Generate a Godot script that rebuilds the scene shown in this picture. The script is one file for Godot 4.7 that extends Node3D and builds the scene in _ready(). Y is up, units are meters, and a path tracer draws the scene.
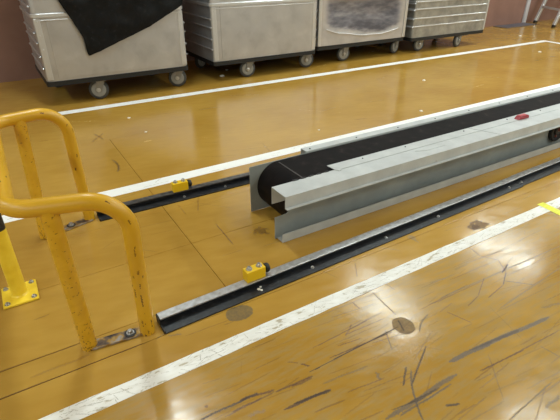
extends Node3D
# Conveyor bay with ochre resin floor. World: x runs along the conveyor, y up, z towards the viewer. Metres.

const CAM_H := 1.1
const FOCAL := 455.0
const PITCH := -29.5547
const YAW := -31.3082

var cam_basis := Basis()
var names := {}
var M := {}
var rng := RandomNumberGenerator.new()

func _ready() -> void:
	rng.seed = 71
	# ---------- camera, sky, light, exposure
	var cam := Camera3D.new()
	cam.name = "camera"
	cam.fov = rad_to_deg(2.0 * atan(210.0 / FOCAL))
	cam.position = Vector3(0, CAM_H, 0)
	cam.rotation_degrees = Vector3(PITCH, YAW, 0)
	cam.near = 0.02
	add_child(cam)
	cam.current = true
	cam_basis = Basis.from_euler(Vector3(deg_to_rad(PITCH), deg_to_rad(YAW), 0))
	var we := WorldEnvironment.new()
	we.name = "world_environment"
	var env := Environment.new()
	env.background_mode = Environment.BG_COLOR
	env.background_color = Color(0.02, 0.02, 0.02)
	env.tonemap_mode = Environment.TONE_MAPPER_LINEAR
	env.tonemap_exposure = 1.0
	env.sdfgi_enabled = true
	env.ssao_enabled = true
	env.ssil_enabled = true
	we.environment = env
	add_child(we)
	var lamp_energy := 4.55
	var lamp_color := Color(0.94, 1.0, 1.0)
	make_materials()
	# ---------- setting
	build_floor()
	build_room()
	for lx in [-3.0, 3.78, 6.4, 9.2]:  # leftmost column is unseen, added to light the left wall and floor
		for lz in [-3.45, -0.8, 1.75, 4.2]:
			build_lamp(Vector3(lx, 3.2, lz), lamp_energy, lamp_color)
	build_lamp(Vector3(0.66, 3.2, -2.78), lamp_energy, lamp_color)
	# ---------- objects
	build_markings()
	build_conveyor()
	build_rails()
	build_guard()
	build_bollard()
	build_carts()
	build_ladder()
	build_small()

# ======================================================================= helpers
func numbered(called: String) -> String:
	if not names.has(called):
		names[called] = 0
		return called
	names[called] += 1
	return "%s_%03d" % [called, names[called]]

func thing(called: String, label: String, category: String, at := Vector3.ZERO, group := "") -> Node3D:
	var o := Node3D.new()
	o.name = numbered(called)
	add_child(o)
	o.position = at
	o.set_meta("label", label)
	o.set_meta("category", category)
	if group != "":
		o.set_meta("group", group)
	return o

func obj(called: String, st: SurfaceTool, m: Material, parent: Node3D = null) -> MeshInstance3D:
	var o := MeshInstance3D.new()
	o.mesh = st.commit()
	o.material_override = m
	o.cast_shadow = GeometryInstance3D.SHADOW_CASTING_SETTING_ON
	if parent == null:
		o.name = numbered(called)
		add_child(o)
	else:
		o.name = called
		parent.add_child(o, true)
	return o

func inst(called: String, mesh: Mesh, m: Material, parent: Node3D, at: Vector3) -> MeshInstance3D:
	var o := MeshInstance3D.new()
	o.mesh = mesh
	o.material_override = m
	o.name = called
	o.position = at
	parent.add_child(o, true)
	return o

func tag(o: Node3D, label: String, category: String, group := "") -> void:
	o.set_meta("label", label)
	o.set_meta("category", category)
	if group != "":
		o.set_meta("group", group)

func struct(called: String, st: SurfaceTool, m: Material) -> MeshInstance3D:
	var o := obj(called, st, m)
	o.set_meta("kind", "structure")
	return o

func mb() -> SurfaceTool:
	var st := SurfaceTool.new()
	st.begin(Mesh.PRIMITIVE_TRIANGLES)
	return st

# photo pixel -> point on the horizontal plane at height h
func fl(px: float, py: float, h := 0.0) -> Vector3:
	var d := cam_basis * Vector3(px - 280.0, 210.0 - py, -FOCAL)
	return Vector3(0, CAM_H, 0) + d * ((CAM_H - h) / -d.y)

func tri(st: SurfaceTool, a: Vector3, b: Vector3, c: Vector3, na: Vector3, nb: Vector3, nc: Vector3, ua := Vector2.ZERO, ub := Vector2.ZERO, uc := Vector2.ZERO) -> void:
	var swap := (b - a).cross(c - a).dot(na + nb + nc) > 0.0
	st.set_normal(na); st.set_uv(ua); st.add_vertex(a)
	if swap:
		st.set_normal(nc); st.set_uv(uc); st.add_vertex(c)
		st.set_normal(nb); st.set_uv(ub); st.add_vertex(b)
	else:
		st.set_normal(nb); st.set_uv(ub); st.add_vertex(b)
		st.set_normal(nc); st.set_uv(uc); st.add_vertex(c)

func quad(st: SurfaceTool, a: Vector3, b: Vector3, c: Vector3, d: Vector3, n: Vector3) -> void:
	tri(st, a, b, c, n, n, n, Vector2(0, 0), Vector2(1, 0), Vector2(1, 1))
	tri(st, a, c, d, n, n, n, Vector2(0, 0), Vector2(1, 1), Vector2(0, 1))

# box with chamfered edges
func cbox(st: SurfaceTool, c: Vector3, s: Vector3, b := 0.002, bs := Basis.IDENTITY) -> void:
	var h := s * 0.5
	b = minf(b, minf(h.x, minf(h.y, h.z)) * 0.9)
	for ax in 3:
		var u := (ax + 1) % 3
		var v := (ax + 2) % 3
		for sg in [-1.0, 1.0]:
			var q: Array[Vector3] = []
			for k in [[-1, -1], [1, -1], [1, 1], [-1, 1]]:
				var p := Vector3.ZERO
				p[ax] = sg * h[ax]
				p[u] = k[0] * (h[u] - b)
				p[v] = k[1] * (h[v] - b)
				q.append(c + bs * p)
			var n := Vector3.ZERO
			n[ax] = sg
			quad(st, q[0], q[1], q[2], q[3], bs * n)
		# edges running along ax
		for su in [-1.0, 1.0]:
			for sv in [-1.0, 1.0]:
				var e: Array[Vector3] = []
				for k in 4:
					var p := Vector3.ZERO
					var lo := k == 0 or k == 3
					p[ax] = (-1.0 if lo else 1.0) * (h[ax] - b)
					if k < 2:
						p[u] = su * h[u]; p[v] = sv * (h[v] - b)
					else:
						p[u] = su * (h[u] - b); p[v] = sv * h[v]
					e.append(c + bs * p)
				var n := Vector3.ZERO
				n[u] = su; n[v] = sv
				quad(st, e[0], e[1], e[2], e[3], bs * n.normalized())
	for sx in [-1.0, 1.0]:
		for sy in [-1.0, 1.0]:
			for sz in [-1.0, 1.0]:
				var n: Vector3 = bs * Vector3(sx, sy, sz).normalized()
				tri(st, c + bs * Vector3(sx * h.x, sy * (h.y - b), sz * (h.z - b)), c + bs * Vector3(sx * (h.x - b), sy * h.y, sz * (h.z - b)), c + bs * Vector3(sx * (h.x - b), sy * (h.y - b), sz * h.z), n, n, n)

# closed polygon (in u,v) pushed along w
func extrude(st: SurfaceTool, poly: PackedVector2Array, o: Vector3, u: Vector3, v: Vector3, w: Vector3) -> void:
	var area := 0.0
	for i in poly.size():
		var p := poly[i]
		var q := poly[(i + 1) % poly.size()]
		area += p.x * q.y - q.x * p.y
	var sg := 1.0 if area > 0.0 else -1.0
	for i in poly.size():
		var p := poly[i]
		var q := poly[(i + 1) % poly.size()]
		var d := (q - p).normalized()
		var n := (u * d.y - v * d.x) * sg
		var a := o + u * p.x + v * p.y
		var b := o + u * q.x + v * q.y
		quad(st, a, b, b + w, a + w, n.normalized())
	var ids := Geometry2D.triangulate_polygon(poly)
	var wn := w.normalized()
	for k in range(0, ids.size(), 3):
		var t: Array[Vector3] = []
		for j in 3:
			var p := poly[ids[k + j]]
			t.append(o + u * p.x + v * p.y)
		tri(st, t[0], t[1], t[2], -wn, -wn, -wn)
		tri(st, t[0] + w, t[1] + w, t[2] + w, wn, wn, wn)

# thick polyline profile (open sheet-metal section) as closed polygon
func sheet_profile(pts: Array, t: float) -> PackedVector2Array:
	var outl: Array = Geometry2D.offset_polyline(PackedVector2Array(pts), t * 0.5, Geometry2D.JOIN_MITER, Geometry2D.END_BUTT)
	return outl[0]

func round_path(pts: Array, radii: Array, n := 8) -> Array[Vector3]:
	var r: Array[Vector3] = [pts[0]]
	for i in range(1, pts.size() - 1):
		var p: Vector3 = pts[i]
		var a: Vector3 = (pts[i - 1] - p).normalized()
		var b: Vector3 = (pts[i + 1] - p).normalized()
		var ang := a.angle_to(b)
		var rad: float = radii[i]
		var t := rad / tan(ang * 0.5)
		var c := p + (a + b).normalized() * (rad / sin(ang * 0.5))
		var s := p + a * t - c
		var e := p + b * t - c
		for k in n + 1:
			r.append(c + s.slerp(e, float(k) / n))
	r.append(pts[pts.size() - 1])
	return r

func tube(st: SurfaceTool, path: Array[Vector3], rad, seg := 20, caps := true) -> void:
	var n := path.size()
	var tang: Array[Vector3] = []
	for i in n:
		var t := (path[mini(i + 1, n - 1)] - path[maxi(i - 1, 0)]).normalized()
		tang.append(t)
	var f := tang[0].cross(Vector3.UP)
	if f.length() < 0.1:
		f = tang[0].cross(Vector3.RIGHT)
	f = f.normalized()
	var total := 0.0
	var rings: Array = []
	var norms: Array = []
	var vs: Array[float] = []
	for i in n:
		if i > 0:
			total += path[i].distance_to(path[i - 1])
			f = (f - tang[i] * f.dot(tang[i])).normalized()
		vs.append(total)
		var g := tang[i].cross(f)
		var ring: Array[Vector3] = []
		var nn: Array[Vector3] = []
		var rr: float = rad[i] if rad is Array else rad
		for k in seg + 1:
			var a := TAU * k / seg
			var dir := f * cos(a) + g * sin(a)
			ring.append(path[i] + dir * rr)
			nn.append(dir)
		rings.append(ring)
		norms.append(nn)
	for i in n - 1:
		for k in seg:
			var u0 := float(k) / seg
			var u1 := float(k + 1) / seg
			var v0 := vs[i] / total
			var v1 := vs[i + 1] / total
			tri(st, rings[i][k], rings[i][k + 1], rings[i + 1][k + 1], norms[i][k], norms[i][k + 1], norms[i + 1][k + 1], Vector2(u0, v0), Vector2(u1, v0), Vector2(u1, v1))
			tri(st, rings[i][k], rings[i + 1][k + 1], rings[i + 1][k], norms[i][k], norms[i + 1][k + 1], norms[i + 1][k], Vector2(u0, v0), Vector2(u1, v1), Vector2(u0, v1))
	if caps:
		for e in [0, n - 1]:
			var cn: Vector3 = -tang[0] if e == 0 else tang[n - 1]
			for k in seg:
				tri(st, path[e], rings[e][k], rings[e][k + 1], cn, cn, cn)

# profile of (radius, height) turned about axis
func lathe(st: SurfaceTool, prof: Array, o: Vector3, axis: Vector3, seg := 24) -> void:
	axis = axis.normalized()
	var f := axis.cross(Vector3.UP)
	if f.length() < 0.1:
		f = axis.cross(Vector3.RIGHT)
	f = f.normalized()
	var g := axis.cross(f)
	for i in prof.size() - 1:
		var p: Vector2 = prof[i]
		var q: Vector2 = prof[i + 1]
		var d := (q - p).normalized()
		var nr := d.y
		var nh := -d.x
		for k in seg:
			var a0 := TAU * k / seg
			var a1 := TAU * (k + 1) / seg
			var d0 := f * cos(a0) + g * sin(a0)
			var d1 := f * cos(a1) + g * sin(a1)
			var n0 := d0 * nr + axis * nh
			var n1 := d1 * nr + axis * nh
			var a := o + d0 * p.x + axis * p.y
			var b := o + d1 * p.x + axis * p.y
			var c := o + d1 * q.x + axis * q.y
			var e := o + d0 * q.x + axis * q.y
			if p.x > 1e-6:
				tri(st, a, b, c, n0, n1, n1)
			if q.x > 1e-6:
				tri(st, a, c, e, n0, n1, n0)

func hex_bolt(st: SurfaceTool, at: Vector3, axis: Vector3, r: float, h: float) -> void:
	lathe(st, [Vector2(r * 1.45, 0), Vector2(r * 1.45, h * 0.22), Vector2(r * 1.0, h * 0.22)], at, axis, 18)
	lathe(st, [Vector2(r, h * 0.2), Vector2(r, h * 0.85), Vector2(r * 0.82, h), Vector2(0, h)], at, axis, 6)

# ======================================================================= materials
func std(c: Color, rough: float, metal := 0.0) -> StandardMaterial3D:
	var m := StandardMaterial3D.new()
	m.albedo_color = c
	m.roughness = rough
	m.metallic = metal
	return m

func noise_tex(fr: float, ramp: Array, size := 512, seed_ := 1, oct := 4, warp := false) -> NoiseTexture2D:
	var n := FastNoiseLite.new()
	n.noise_type = FastNoiseLite.TYPE_SIMPLEX_SMOOTH
	n.frequency = fr
	n.fractal_octaves = oct
	n.seed = seed_
	if warp:
		n.domain_warp_enabled = true
		n.domain_warp_amplitude = 40.0
		n.domain_warp_frequency = 0.01
	var g := Gradient.new()
	var offs := PackedFloat32Array()
	var cols := PackedColorArray()
	for r in ramp:
		offs.append(r[0])
		cols.append(r[1])
	g.offsets = offs
	g.colors = cols
	var t := NoiseTexture2D.new()
	t.width = size
	t.height = size
	t.seamless = true
	t.noise = n
	t.color_ramp = g
	return t

func tri_mat(tex: Texture2D, scale: float, rough: float, metal := 0.0) -> StandardMaterial3D:
	var m := std(Color.WHITE, rough, metal)
	m.albedo_texture = tex
	m.uv1_triplanar = true
	m.uv1_world_triplanar = true
	m.uv1_scale = Vector3.ONE * scale
	return m

func make_materials() -> void:
	var a := func(r: int, g: int, b: int) -> Color: return Color8(r, g, b)
	M.wall = tri_mat(noise_tex(0.006, [[0.0, a.call(132, 98, 86)], [0.5, a.call(140, 105, 93)], [1.0, a.call(148, 112, 100)]], 512, 3), 0.7, 0.55)
	M.plain_wall = std(Color8(196, 194, 188), 0.7)
	M.ceiling = std(Color8(222, 222, 218), 0.8)
	M.slab = std(Color8(104, 72, 30), 0.8)
	M.housing = std(Color8(225, 225, 222), 0.4)
	M.lamp_glow = std(Color8(255, 250, 240), 0.4)
	M.lamp_glow.emission_enabled = true
	M.lamp_glow.emission = Color(0.94, 1.0, 1.0)
	M.lamp_glow.emission_energy_multiplier = 2.5
	# conveyor
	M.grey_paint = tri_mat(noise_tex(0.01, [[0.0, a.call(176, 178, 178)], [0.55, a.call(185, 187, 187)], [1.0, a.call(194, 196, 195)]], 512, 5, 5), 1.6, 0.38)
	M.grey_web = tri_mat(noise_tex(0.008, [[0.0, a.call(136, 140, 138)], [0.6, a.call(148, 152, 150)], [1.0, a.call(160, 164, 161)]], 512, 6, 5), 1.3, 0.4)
	M.belt = tri_mat(noise_tex(0.012, [[0.0, a.call(14, 11, 11)], [0.6, a.call(22, 18, 18)], [0.85, a.call(34, 28, 27)], [1.0, a.call(56, 48, 46)]], 512, 7, 5, true), 1.8, 0.45)
	M.belt.metallic_specular = 0.2
	M.belt.roughness = 0.6
	M.rubber = std(Color8(26, 25, 26), 0.55)
	M.red = std(Color8(150, 26, 36), 0.4)
	M.rust_red = std(Color8(120, 60, 50), 0.5)
	M.steel = tri_mat(noise_tex(0.02, [[0.0, a.call(160, 155, 151)], [0.35, a.call(186, 183, 182)], [0.7, a.call(200, 199, 200)], [1.0, a.call(214, 214, 216)]], 512, 8, 5), 3.0, 0.35, 0.75)
	M.dull_steel = tri_mat(noise_tex(0.02, [[0.0, a.call(70, 66, 62)], [0.5, a.call(98, 94, 92)], [1.0, a.call(128, 124, 120)]], 512, 18, 5), 3.0, 0.42, 0.6)
	M.rail_black = tri_mat(noise_tex(0.02, [[0.0, a.call(20, 20, 23)], [0.6, a.call(30, 31, 35)], [0.9, a.call(50, 50, 52)], [1.0, a.call(84, 82, 80)]], 512, 9, 5), 2.6, 0.42)
	M.bolt = std(Color8(190, 188, 186), 0.3, 0.85)
	M.dark_bolt = std(Color8(60, 58, 58), 0.4, 0.7)
	M.block = std(Color8(232, 190, 26), 0.4)
	M.lemon = tri_mat(noise_tex(0.01, [[0.0, a.call(226, 186, 40)], [0.5, a.call(240, 204, 52)], [1.0, a.call(248, 216, 72)]], 256, 10), 4.0, 0.38)
	M.black_paint = std(Color8(24, 23, 24), 0.4)
	M.guard = std(Color.WHITE, 0.36)
	M.guard.albedo_texture = chip_texture(0.38, 11)
	M.guard_leg = std(Color.WHITE, 0.36)
	M.guard_leg.albedo_texture = chip_texture(1.6, 12)
	M.worn_plate = tri_mat(noise_tex(0.03, [[0.0, a.call(52, 44, 44)], [0.36, a.call(110, 92, 76)], [0.5, a.call(170, 130, 60)], [0.62, a.call(150, 140, 134)], [1.0, a.call(214, 210, 206)]], 256, 13, 4), 2.2, 0.36, 0.5)
	# carts
	M.alu = tri_mat(noise_tex(0.009, [[0.0, a.call(178, 177, 179)], [0.45, a.call(192, 191, 193)], [0.75, a.call(197, 196, 198)], [1.0, a.call(206, 205, 207)]], 512, 14, 6, true), 0.9, 0.36, 0.75)
	M.alu_dark = tri_mat(noise_tex(0.012, [[0.0, a.call(134, 132, 127)], [0.5, a.call(158, 155, 149)], [1.0, a.call(180, 176, 170)]], 512, 15, 6, true), 0.9, 0.42, 0.6)
	M.alu_edge = std(Color8(208, 208, 210), 0.33, 0.7)
	M.cart_base = std(Color8(16, 16, 17), 0.5)
	M.wheel = std(Color8(150, 151, 150), 0.35, 0.4)
	M.tread = std(Color8(66, 66, 66), 0.5)
	M.fork = std(Color8(140, 138, 134), 0.4, 0.7)
	M.tarp = tri_mat(noise_tex(0.02, [[0.0, a.call(9, 9, 10)], [0.7, a.call(15, 15, 16)], [1.0, a.call(36, 36, 38)]], 512, 16, 5, true), 2.0, 0.5)
	M.tarp.metallic_specular = 0.3
	M.white_trim = std(Color8(196, 192, 196), 0.45)
	M.mat_grey = std(Color8(92, 86, 92), 0.6)
	M.paper = std(Color8(235, 228, 215), 0.7)
	M.yellow_tape = tri_mat(noise_tex(0.03, [[0.0, a.call(206, 204, 60)], [0.5, a.call(228, 226, 48)], [1.0, a.call(236, 234, 110)]], 256, 17), 6.0, 0.5)

# yellow enamel with dark chips, more of them towards v = 0 and v = 1 (the feet)
func chip_texture(amount: float, seed_: int) -> ImageTexture:
	var w := 128
	var h := 1024
	var img := Image.create(w, h, false, Image.FORMAT_RGB8)
	var n := FastNoiseLite.new()
	n.seed = seed_
	n.frequency = 0.012
	for y in h:
		for x in w:
			var v := n.get_noise_2d(x * 1.5, y) * 0.5 + 0.5
			img.set_pixel(x, y, Color8(int(200 + 20 * v), int(150 + 20 * v), int(26 + 16 * v)))
	var r := RandomNumberGenerator.new()
	r.seed = seed_
	for i in int(150 * amount):
		var t := r.randf()
		var y := int(h * (pow(t, 2.2) * 0.5 if i % 2 == 0 else 1.0 - pow(t, 2.2) * 0.5))
		var x := r.randi_range(0, w - 1)
		var len := r.randi_range(1, 7)
		var wid := r.randi_range(1, 5)
		var c := Color8(70, 42, 18).lerp(Color8(140, 92, 20), r.randf())
		for yy in len:
			for xx in wid:
				if r.randf() < 0.75:
					img.set_pixel((x + xx + yy / 3) % w, clampi(y + yy, 0, h - 1), c)
	for i in int(70 * amount):
		var y := int(h * 0.22 * pow(r.randf(), 1.6))
		var x := r.randi_range(0, w - 1)
		var c := Color8(60, 40, 24).lerp(Color8(120, 80, 26), r.randf())
		for yy in r.randi_range(2, 16):
			for xx in r.randi_range(1, 4):
				if r.randf() < 0.8:
					img.set_pixel((x + xx) % w, clampi(y + yy, 0, h - 1), c)
	img.generate_mipmaps()
	return ImageTexture.create_from_image(img)

# ======================================================================= floor
var FX0 := -0.75
var FZ0 := -1.95
var FW := 4.0
var FD := 1.9
var near_img: Image
var near_rough: Image
const NW := 2048
const NH := 972
var far_img: Image
var far_rough: Image
const GX0 := -1.2
const GZ0 := -5.35
const GW := 11.2
const GD := 4.2
const GPW := 2048
const GPH := 768

func base_floor(w: int, h: int, x0: float, z0: float, wx: float, dz: float) -> Array:
	var big := FastNoiseLite.new()
	big.seed = 21
	big.frequency = 1.1
	big.fractal_octaves = 4
	var fine := FastNoiseLite.new()
	fine.seed = 22
	fine.frequency = 9.0
	fine.fractal_octaves = 4
	var grain := FastNoiseLite.new()
	grain.seed = 24
	grain.frequency = 6.0
	grain.fractal_octaves = 4
	var near := z0 == FZ0
	var data := PackedByteArray()
	data.resize(w * h * 3)
	var rough := PackedByteArray()
	rough.resize(w * h)
	var i := 0
	var c0 := Vector3(160, 119, 47)
	var c1 := Vector3(184, 144, 66)
	for y in h:
		var z := z0 + dz * (y + 0.5) / h
		for x in w:
			var wxp := x0 + wx * (x + 0.5) / w
			var b := big.get_noise_2d(wxp, z * 1.3)
			var f := fine.get_noise_2d(wxp * 0.55 + z * 0.35, z * 2.2 - wxp * 0.5)
			var t := clampf(0.5 + 0.55 * b + 0.22 * f, 0.0, 1.0)
			var c := c0.lerp(c1, t)
			if z > -0.96 and near:
				var sc := grain.get_noise_2d(wxp * 0.9 + z * 0.1, z * 7.0) + 0.5 * fine.get_noise_2d(wxp * 3.0, z * 9.0)
				var wr := clampf(0.30 + 0.8 * sc + 0.25 * b, 0.0, 0.65)
				c = c.lerp(Vector3(160, 132, 86), wr)
			data[i * 3] = int(c.x)
			data[i * 3 + 1] = int(c.y)
			data[i * 3 + 2] = int(c.z)
			rough[i] = int(clampf(46 + 20 * f + 8 * b, 16, 255))
			i += 1
	return [Image.create_from_data(w, h, false, Image.FORMAT_RGB8, data), Image.create_from_data(w, h, false, Image.FORMAT_L8, rough)]

func paint(img: Image, ro: Image, x: int, y: int, c: Color, a: float) -> void:
	if x < 0 or y < 0 or x >= img.get_width() or y >= img.get_height():
		return
	img.set_pixel(x, y, img.get_pixel(x, y).lerp(c, a))
	var r := ro.get_pixel(x, y).r
	r = lerpf(r, 0.62, a * 0.8)
	ro.set_pixel(x, y, Color(r, r, r))

# a scuff from a to b (world x, z), width in metres, ragged
func stroke(a: Vector2, b: Vector2, width: float, c: Color, alpha: float, rag := 0.5, bend := 0.0) -> void:
	for layer in 2:
		var img := near_img if layer == 0 else far_img
		var ro := near_rough if layer == 0 else far_rough
		var org := Vector2(FX0, FZ0) if layer == 0 else Vector2(GX0, GZ0)
		var sc := Vector2(NW / FW, NH / FD) if layer == 0 else Vector2(GPW / GW, GPH / GD)
		var pa := (a - org) * sc
		var pb := (b - org) * sc
		var wpx := width * sc.x
		var fade := 1.0
		if wpx < 1.0:
			fade = wpx
			wpx = 1.0
		var steps := int(pa.distance_to(pb)) + 1
		var dir := (pb - pa).normalized()
		var nor := Vector2(-dir.y, dir.x)
		var r := RandomNumberGenerator.new()
		r.seed = int(absf(a.x * 7919.0 + a.y * 104729.0 + b.x * 331.0) * 1000.0)
		var phase := r.randf() * 10.0
		for s in steps:
			var t := float(s) / steps
			var env := minf(1.0, minf(t, 1.0 - t) * 7.0 + 0.25)
			var wob := sin(t * 9.0 + phase) * 0.25 * rag + r.randf_range(-0.5, 0.5) * rag * 0.5
			var p := pa.lerp(pb, t) + nor * (bend * sc.x * sin(t * PI) + wob * wpx)
			var half := wpx * 0.5 * env * (1.0 - rag * 0.4 * r.randf())
			var k := -half
			while k <= half + 0.001:
				var q := p + nor * k
				var al := alpha * fade * (1.0 - rag * r.randf() * 0.7)
				paint(img, ro, int(q.x), int(q.y), c, al)
				k += 0.8

func pstroke(x0: float, y0: float, x1: float, y1: float, wmm: float, c: Color, alpha: float, rag := 0.5, bend := 0.0) -> void:
	var p := fl(x0, y0)
	var q := fl(x1, y1)
	stroke(Vector2(p.x, p.z), Vector2(q.x, q.z), wmm * 0.001, c, alpha, rag, bend)

func blot(px: float, py: float, rx: float, rz: float, c: Color, alpha: float, ragged := 0.15) -> void:
	var p := fl(px, py)
	var n := FastNoiseLite.new()
	n.seed = int(px)
	n.frequency = 1.2
	var g := FastNoiseLite.new()
	g.seed = int(py)
	g.frequency = 60.0
	for layer in 2:
		var img := near_img if layer == 0 else far_img
		var ro := near_rough if layer == 0 else far_rough
		var org := Vector2(FX0, FZ0) if layer == 0 else Vector2(GX0, GZ0)
		var sc := Vector2(NW / FW, NH / FD) if layer == 0 else Vector2(GPW / GW, GPH / GD)
		var c0 := (Vector2(p.x, p.z) - org) * sc
		var ext := Vector2(rx, rz) * sc * 1.4
		for y in range(int(c0.y - ext.y), int(c0.y + ext.y) + 1):
			for x in range(int(c0.x - ext.x), int(c0.x + ext.x) + 1):
				var d := Vector2((x - c0.x) / (rx * sc.x), (y - c0.y) / (rz * sc.y))
				var lim := 1.0 + ragged * 2.0 * n.get_noise_2d(d.x + 5.0, d.y)
				if d.length() < lim:
					paint(img, ro, x, y, c, alpha * (0.85 + 0.35 * g.get_noise_2d((x / sc.x), (y / sc.y))))

func floor_marks() -> void:
	var grey := Color8(84, 72, 62)
	var brown := Color8(82, 52, 26)
	var dark := Color8(58, 44, 34)
	var pale := Color8(206, 170, 96)
	# tyre and plug spots
	blot(239, 313, 0.050, 0.038, Color8(92, 78, 54), 0.75, 0.06)
	blot(403, 325.5, 0.037, 0.040, Color8(108, 84, 50), 0.8, 0.04)
	blot(478, 225, 0.05, 0.03, Color8(104, 76, 44), 0.85, 0.5)
	blot(474, 227, 0.03, 0.016, Color8(80, 54, 34), 0.7, 0.6)
	blot(260, 231, 0.03, 0.03, Color8(92, 64, 24), 0.6, 0.5)
	blot(412, 238, 0.012, 0.03, Color8(108, 86, 56), 0.6, 0.6)
	pstroke(398, 320, 404, 331, 5, dark, 0.7, 0.3)
	# long gouges
	pstroke(449, 362, 492, 342, 15, Color8(98, 86, 78), 0.85, 0.35)
	pstroke(480, 347, 550, 317, 14, Color8(100, 88, 80), 0.85, 0.35)
	pstroke(470, 350, 520, 330, 9, Color8(86, 74, 66), 0.7, 0.5)
	pstroke(386, 420, 457, 374, 13, Color8(96, 82, 70), 0.8, 0.5)
	pstroke(400, 416, 452, 384, 5, grey, 0.8, 0.6)
	pstroke(408, 404, 440, 388, 6, dark, 0.6, 0.6)
	pstroke(392, 410, 425, 398, 3, dark, 0.6, 0.6)
	pstroke(426, 346, 411, 386, 4, dark, 0.8, 0.4)
	pstroke(411, 370, 424, 422, 5, grey, 0.85, 0.5, 0.01)
	pstroke(406, 367, 403, 386, 5, dark, 0.75, 0.4)
	pstroke(428, 314, 419, 332, 5, grey, 0.7, 0.6, 0.006)
	pstroke(376, 372, 380, 380, 9, grey, 0.55, 0.8)
	pstroke(284, 410, 331, 389, 7, Color8(86, 60, 40), 0.9, 0.35)
	pstroke(294, 404, 331, 390, 8, dark, 0.75, 0.5)
	pstroke(276, 392, 313, 376, 5, brown, 0.75, 0.5)
	pstroke(292, 387, 312, 378, 7, brown, 0.6, 0.7)
	pstroke(200, 420, 252, 396, 6, dark, 0.85, 0.6)
	pstroke(240, 400, 275, 390, 7, brown, 0.8, 0.6)
	pstroke(240, 401, 258, 393, 9, dark, 0.6, 0.7)
	pstroke(232, 412, 262, 398, 4, brown, 0.7, 0.6)
	pstroke(225, 417, 275, 392, 3, brown, 0.6, 0.5)
	pstroke(205, 407, 208, 406, 8, brown, 0.6, 0.5)
	pstroke(248, 416, 266, 410, 10, Color8(120, 96, 76), 0.5, 0.8)
	pstroke(301, 364, 310, 366, 5, brown, 0.8, 0.6)
	pstroke(288, 362, 298, 363, 3, brown, 0.6, 0.6)
	pstroke(310, 372, 398, 327, 2.6, dark, 0.9, 0.1)
	pstroke(330, 358, 392, 332, 2.0, brown, 0.8, 0.2)
	pstroke(313, 348, 372, 318, 2.0, brown, 0.6, 0.3)
	pstroke(338, 346, 362, 338, 2.0, brown, 0.6, 0.3)
	pstroke(322, 384, 368, 366, 6, grey, 0.4, 0.8)
	pstroke(348, 392, 385, 378, 2.5, brown, 0.5, 0.4)
	pstroke(315, 412, 345, 400, 4, brown, 0.45, 0.7)
	pstroke(446, 406, 460, 404, 6, dark, 0.8, 0.4)
	pstroke(480, 371, 524, 350, 2.5, brown, 0.75, 0.2)
	pstroke(482, 371, 560, 330, 2, brown, 0.6, 0.2)
	pstroke(510, 420, 552, 382, 3, grey, 0.65, 0.4)
	pstroke(545, 408, 560, 396, 8, grey, 0.5, 0.8)
	pstroke(447, 312, 472, 323, 2.2, brown, 0.6, 0.3)
	pstroke(540, 346, 560, 357, 2.2, grey, 0.55, 0.3)
	pstroke(542, 308, 560, 303, 9, grey, 0.45, 0.7)
	# branching scratches round the bright patch
	pstroke(468, 246, 480, 256, 2.2, brown, 0.75, 0.2)
	pstroke(480, 256, 498, 260, 2.2, brown, 0.75, 0.2)
	pstroke(498, 260, 506, 272, 2.2, brown, 0.75, 0.2)
	pstroke(506, 272, 503, 285, 2.4, dark, 0.75, 0.2)
	pstroke(503, 285, 488, 298, 2.4, brown, 0.7, 0.2)
	pstroke(505, 281, 535, 285, 2.6, dark, 0.8, 0.2)
	pstroke(508, 264, 502, 273, 4, dark, 0.8, 0.4)
	pstroke(440, 298, 505, 270, 4, grey, 0.5, 0.6)
	pstroke(505, 270, 560, 246, 4, grey, 0.5, 0.6)
	pstroke(498, 310, 560, 268, 4.5, grey, 0.5, 0.6)
	pstroke(430, 305, 485, 280, 2.4, brown, 0.55, 0.4)
	pstroke(484, 278, 478, 296, 2.2, brown, 0.6, 0.3)
	pstroke(478, 296, 468, 306, 2.2, brown, 0.6, 0.3)
	pstroke(450, 280, 490, 263, 2.2, brown, 0.5, 0.4)
	pstroke(470, 262, 512, 247, 1.8, brown, 0.5, 0.4)
	pstroke(430, 283, 446, 278, 8, grey, 0.3, 0.8)
	pstroke(455, 270, 470, 262, 10, grey, 0.25, 0.8)
	pstroke(372, 292, 396, 315, 2.2, brown, 0.7, 0.2)
	pstroke(383, 282, 395, 290, 2.0, brown, 0.6, 0.3)
	pstroke(352, 302, 360, 309, 4, brown, 0.55, 0.6)
	pstroke(346, 336, 352, 324, 5, brown, 0.5, 0.7)
	pstroke(345, 335, 385, 318, 2.2, brown, 0.55, 0.3)
	pstroke(348, 330, 382, 312, 4, brown, 0.35, 0.7)
	pstroke(385, 330, 392, 350, 2.2, grey, 0.6, 0.3)
	pstroke(420, 310, 450, 294, 2.2, brown, 0.5, 0.3)
	pstroke(440, 312, 452, 303, 3, brown, 0.4, 0.5)
	# beyond the rail
	pstroke(215.7, 223.8, 233.4, 244.6, 2.2, brown, 0.8, 0.2)
	pstroke(355, 263, 357, 277, 2.5, brown, 0.5, 0.5)
	pstroke(94, 134, 103, 139, 9, brown, 0.55, 0.6)
	pstroke(92, 142, 104, 133, 8, brown, 0.5, 0.6)
	pstroke(112, 160, 117, 172, 8, dark, 0.55, 0.6, -0.02)
	pstroke(113, 162, 119, 171, 5, brown, 0.35, 0.6, -0.015)
	pstroke(144, 142, 152, 140, 14, pale, 0.6, 0.7)
	pstroke(200, 110, 217, 107, 12, brown, 0.45, 0.7)
	pstroke(322, 111, 336, 107, 10, brown, 0.4, 0.8)
	pstroke(178, 205, 186, 214, 2.2, brown, 0.4, 0.4)
	pstroke(198, 198, 198, 211, 2.6, brown, 0.5, 0.4)
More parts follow.
